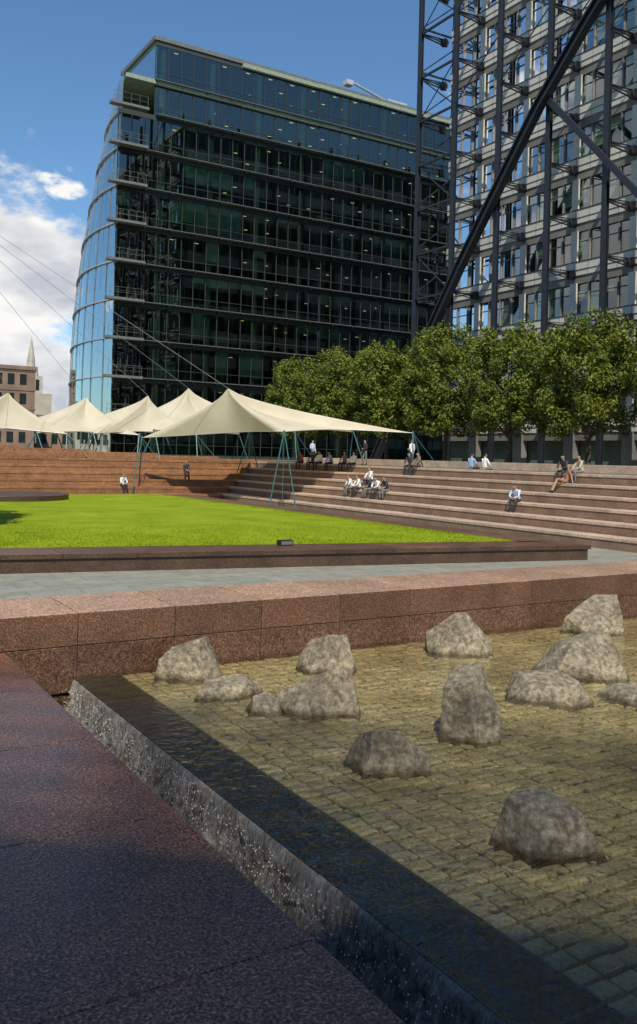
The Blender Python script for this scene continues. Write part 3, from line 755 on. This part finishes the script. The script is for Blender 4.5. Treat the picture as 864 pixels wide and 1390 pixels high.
# ------------------------------------------------------------------ people
pc={}
def pm(c,nm):
    k=(nm,c)
    if k not in pc: pc[k]=plain(nm,c,.75,0,.12,12,.3,60)
    return pc[k]
def person(loc,heading,pose,shirt,trous,hair=(.03,.02,.015),skin=(.42,.26,.18),lean=.1,shoe=(.02,.02,.02),bare_arm=False,bare_leg=False,long_hair=False,seed=0,scale=1.0):
    rn=random.Random(seed); J={};E=[];RD={}
    def j(n,p,r): J[n]=Vector(p); RD[n]=r if isinstance(r,tuple) else (r,r)
    if pose=='stand': pz=.95
    else: pz=.12
    ln=lean
    def up(h,f=0,sx=0):
        return (sx,.0+math.sin(ln)*h+f*math.cos(ln),pz+math.cos(ln)*h-f*math.sin(ln))
    j('pelvis',(0,0,pz),(.155,.12)); j('waist',up(.18),(.135,.10)); j('chest',up(.38),(.165,.115)); j('neck',up(.52),(.055,.06)); 
    j('head0',up(.60,.01),(.062,.07)); j('head1',up(.68,.02),(.076,.092)); j('head2',up(.76,.01),(.06,.075))
    E+= [('pelvis','waist'),('waist','chest'),('chest','neck'),('neck','head0'),('head0','head1'),('head1','head2')]
    for s,S_ in ((-1,'l'),(1,'r')):
        j('sh'+S_,up(.46,0,s*.18),.062)
        if pose=='stand':
            el_=(s*.23,-.02+.05*rn.random(),1.12); wr=(s*.22,.12*rn.random()+.04,.88)
            if rn.random()<.35: wr=(s*.1,.26,1.12)
        elif pose=='cross': el_=(s*.27,.12,.34); wr=(s*.16,.30,.18)
        elif pose=='lean': el_=up(.24,-.12,s*.3); wr=(s*.32,-.24,.06) if s<0 else (s*.15,.25,.16)
        else: el_=(s*.24,.22+ln*.25,.28); wr=(s*.08,.42,.22)
        j('el'+S_,el_,.043); j('wr'+S_,wr,.029); 
        d=(Vector(wr)-Vector(el_)).normalized(); j('pa'+S_,Vector(wr)+d*.07,(.036,.02))
        E+=[('chest','sh'+S_),('sh'+S_,'el'+S_),('el'+S_,'wr'+S_),('wr'+S_,'pa'+S_)]
        if pose=='stand': hp=(s*.09,0,.90);kn=(s*.10,.03+.05*s,.49);an=(s*.10,-.02+.08*s,.09);to=(s*.12,.14+.08*s,.04)
        elif pose=='cross': hp=(s*.10,.02,.11);kn=(s*.34,.30,.12);an=(-s*.06,.34,.06);to=(-s*.18,.40,.05)
        elif pose=='lean': hp=(s*.1,.03,.10);kn=(s*.10,.42,.22-.1*(s>0));an=(s*.12,.62,-.33);to=(s*.13,.77,-.40)
        else: hp=(s*.1,.03,.10);kn=(s*.14,.44,.09);an=(s*.12,.40,-.36);to=(s*.13,.57,-.41)
        j('hp'+S_,hp,.09); j('kn'+S_,kn,.062); j('an'+S_,an,.042); j('to'+S_,to,(.045,.032))
        E+=[('pelvis','hp'+S_),('hp'+S_,'kn'+S_),('kn'+S_,'an'+S_),('an'+S_,'to'+S_)]
    def skin_mesh(names,edges,pts,rads,root,sub):
        me=D.meshes.new('t'); me.from_pydata([tuple(p) for p in pts],[(names.index(a),names.index(c)) for a,c in edges],[])
        o=D.objects.new('t',me); col.objects.link(o); sm=o.modifiers.new('s','SKIN'); sm.use_smooth_shade=True
        for i_,v_ in enumerate(me.skin_vertices[0].data): v_.radius=rads[i_]; v_.use_root=(i_==root)
        o.modifiers.new('u','SUBSURF').levels=sub
        dg=bpy.context.evaluated_depsgraph_get(); ev=o.evaluated_get(dg); r_=D.meshes.new_from_object(ev); D.objects.remove(o); return r_
    names=list(J); me=skin_mesh(names,E,[J[k] for k in names],[RD[k] for k in names],0,2)
    mats=[pm(shirt,'shirt'),pm(trous,'trousers'),pm(skin,'skin'),pm(hair,'hair'),pm(shoe,'shoe')]
    for m_ in mats: me.materials.append(m_)
    def lab(c,a_,p):
        if a_ in('head0','head1','neck') and c in('head0','head1','head2'):
            hd=p-J['head1']; fwd=Vector((0,math.cos(ln),-math.sin(ln))); u_=Vector((0,math.sin(ln),math.cos(ln)))
            if hd.dot(u_)>.055 or hd.dot(fwd)<-.005+ .5*max(0,hd.dot(u_)) and (hd.dot(u_)>-.05 or long_hair): return 3
            return 2
        if c=='neck': return 2 if (p-J['neck']).length<.06 and p.z>J['neck'].z-.01 else 0
        if c[:2] in('wa','ch','sh'): return 0
        if c[:2]=='el': return 0
        if c[:2]=='wr': return 2 if bare_arm else 0
        if c[:2]=='pa': return 2
        if c[:2]=='hp': return 1
        if c[:2]=='kn': return 1
        if c[:2]=='an': return 2 if bare_leg else 1
        if c[:2]=='to': return 4
        return 0
    for po in me.polygons:
        p=po.center; best=9;bl=0
        for a_,c in E:
            A_=J[a_];B_=J[c]; ab=B_-A_; t=max(0,min(1,(p-A_).dot(ab)/ab.length_squared)); dd=(p-A_-ab*t).length-(RD[a_][0]*(1-t)+RD[c][0]*t)
            if dd<best: best=dd; bl=(a_,c)
        po.material_index=lab(bl[1],bl[0],p); po.use_smooth=True
    parts=[me]
    for s,S_ in ((-1,'l'),(1,'r')):
        P_=J['pa'+S_]; d=(P_-J['wr'+S_]).normalized(); sd=d.cross(Vector((0,0,1))); 
        if sd.length<.1: sd=Vector((0,1,0))
        sd.normalize(); dn=d.cross(sd).normalized()
        if dn.z>0: dn=-dn
        for fi in range(5):
            if fi<4: o0=P_+sd*(fi-1.5)*.019-d*.01; l_=(.07,.08,.075,.058)[fi]; p1=o0+d*l_*.55+dn*.01; p2=o0+d*l_*.9+dn*.035
            else: o0=P_-d*.035+sd*.03*(-s); p1=o0+d*.03-sd*s*.03; p2=p1+d*.035
            fm=skin_mesh(['a','b','c'],[('a','b'),('b','c')],[o0,p1,p2],[(.009,.009),(.0085,.0085),(.007,.007)],0,1)
            fm.materials.clear(); 
            for m_ in mats: fm.materials.append(m_)
            for po in fm.polygons: po.material_index=2; po.use_smooth=True
            parts.append(fm)
    fwd=Vector((0,math.cos(ln),-math.sin(ln))); u_=Vector((0,math.sin(ln),math.cos(ln))); h1=J['head1']; b=MB()
    b.tube(h1+fwd*.07-u_*.005,h1+fwd*.115-u_*.03,.008,mats[2],.016,8)
    for s in (-1,1):
        b.tube(h1+fwd*.078+Vector((s*.03,0,0))+u_*.005,h1+fwd*.095+Vector((s*.03,0,0))+u_*.005,.009,mats[3],.009,8)
        b.tube(h1+Vector((s*.065,0,0)),h1+Vector((s*.092,0,0))-fwd*.01,.022,mats[2],.026,8)
    b.obar(h1+fwd*.088-u_*.052-Vector((.02,0,0)),h1+fwd*.088-u_*.052+Vector((.02,0,0)),.01,.008,pm((.3,.1,.08),'lips'))
    me2=D.meshes.new('t'); me2.from_pydata(b.v,[],b.f); 
    allm=list(mats)
    for i_,k in enumerate(b.mats):
        if k not in allm: allm.append(k)
    idx=[allm.index(k) for k in b.mats]
    bm=bmesh.new()
    for p_ in parts: bm.from_mesh(p_)
    q=len(bm.faces); bm.from_mesh(me2); bm.faces.ensure_lookup_table()
    for i_,mi in enumerate(b.m): bm.faces[q+i_].material_index=idx[mi]
    fin=D.meshes.new('person'); bm.to_mesh(fin); bm.free()
    for m_ in allm: fin.materials.append(m_)
    o=D.objects.new('person',fin); col.objects.link(o); o.location=loc; o.rotation_euler=(0,0,heading); o.scale=(scale,)*3
    for p_ in parts: D.meshes.remove(p_)
    return o
HX=R(90)
white=(.75,.77,.8); blue=(.25,.4,.62); lb=(.5,.62,.75); dk=(.03,.03,.04); grey=(.15,.15,.16); beige=(.45,.38,.28)
person((28.62,29.5,1.35),HX+.25,'sit',lb,dk,lean=.45,seed=1)
person((31.75,36.3,2.7),-HX+.1,'cross',blue,dk,lean=.05,seed=2); person((31.75,35.25,2.7),-HX-.1,'cross',white,grey,lean=.05,seed=3)
person((30.65,28.55,2.25),HX-.6,'lean',(.28,.14,.07),(.28,.15,.08),hair=(.12,.06,.03),bare_arm=True,bare_leg=True,long_hair=True,lean=-.25,seed=4)
person((31.7,29.6,2.7),HX+.2,'sit',dk,dk,lean=.3,seed=5); person((31.8,28.7,2.7),HX-.2,'sit',beige,grey,lean=.2,seed=6)
for i,(yy,sh) in enumerate(((43.1,white),(42.3,white),(41.2,dk),(40.4,white),(39.6,dk))):
    person((28.62,yy,1.35),HX+random.uniform(-.3,.3),'sit',sh,dk if i%2 else grey,lean=random.uniform(.1,.45),seed=10+i,bare_arm=(i%2==0))
person((29.62,42.6,1.8),HX,'sit',white,dk,lean=.2,seed=17); 
person((31.65,41.5,2.7),HX+.4,'sit',dk,dk,lean=.3,seed=18); person((31.65,40.7,2.7),HX-.2,'sit',(.2,.15,.1),dk,lean=.1,seed=19)
for i,(yy,sh) in enumerate(((47.5,white),(48.6,grey),(50.2,blue),(51.6,white),(52.5,dk),(54,(.4,.1,.1)))):
    person((31.65,yy,2.7),HX+random.uniform(-.3,.3),'sit',sh,dk,lean=random.uniform(0,.4),seed=30+i)
person((19.6,57.12,.9),R(180)+.2,'sit',white,dk,lean=.3,seed=40); person((25,59.12,1.8),R(180)-.2,'sit',dk,dk,lean=.2,seed=41)
person((34.2,50,2.7),HX,'stand',dk,grey,lean=0,seed=42); person((34.4,45.0,2.7),R(10),'stand',white,dk,lean=0,seed=43); person((34.0,56.5,2.7),R(190),'stand',lb,dk,lean=0,seed=44)
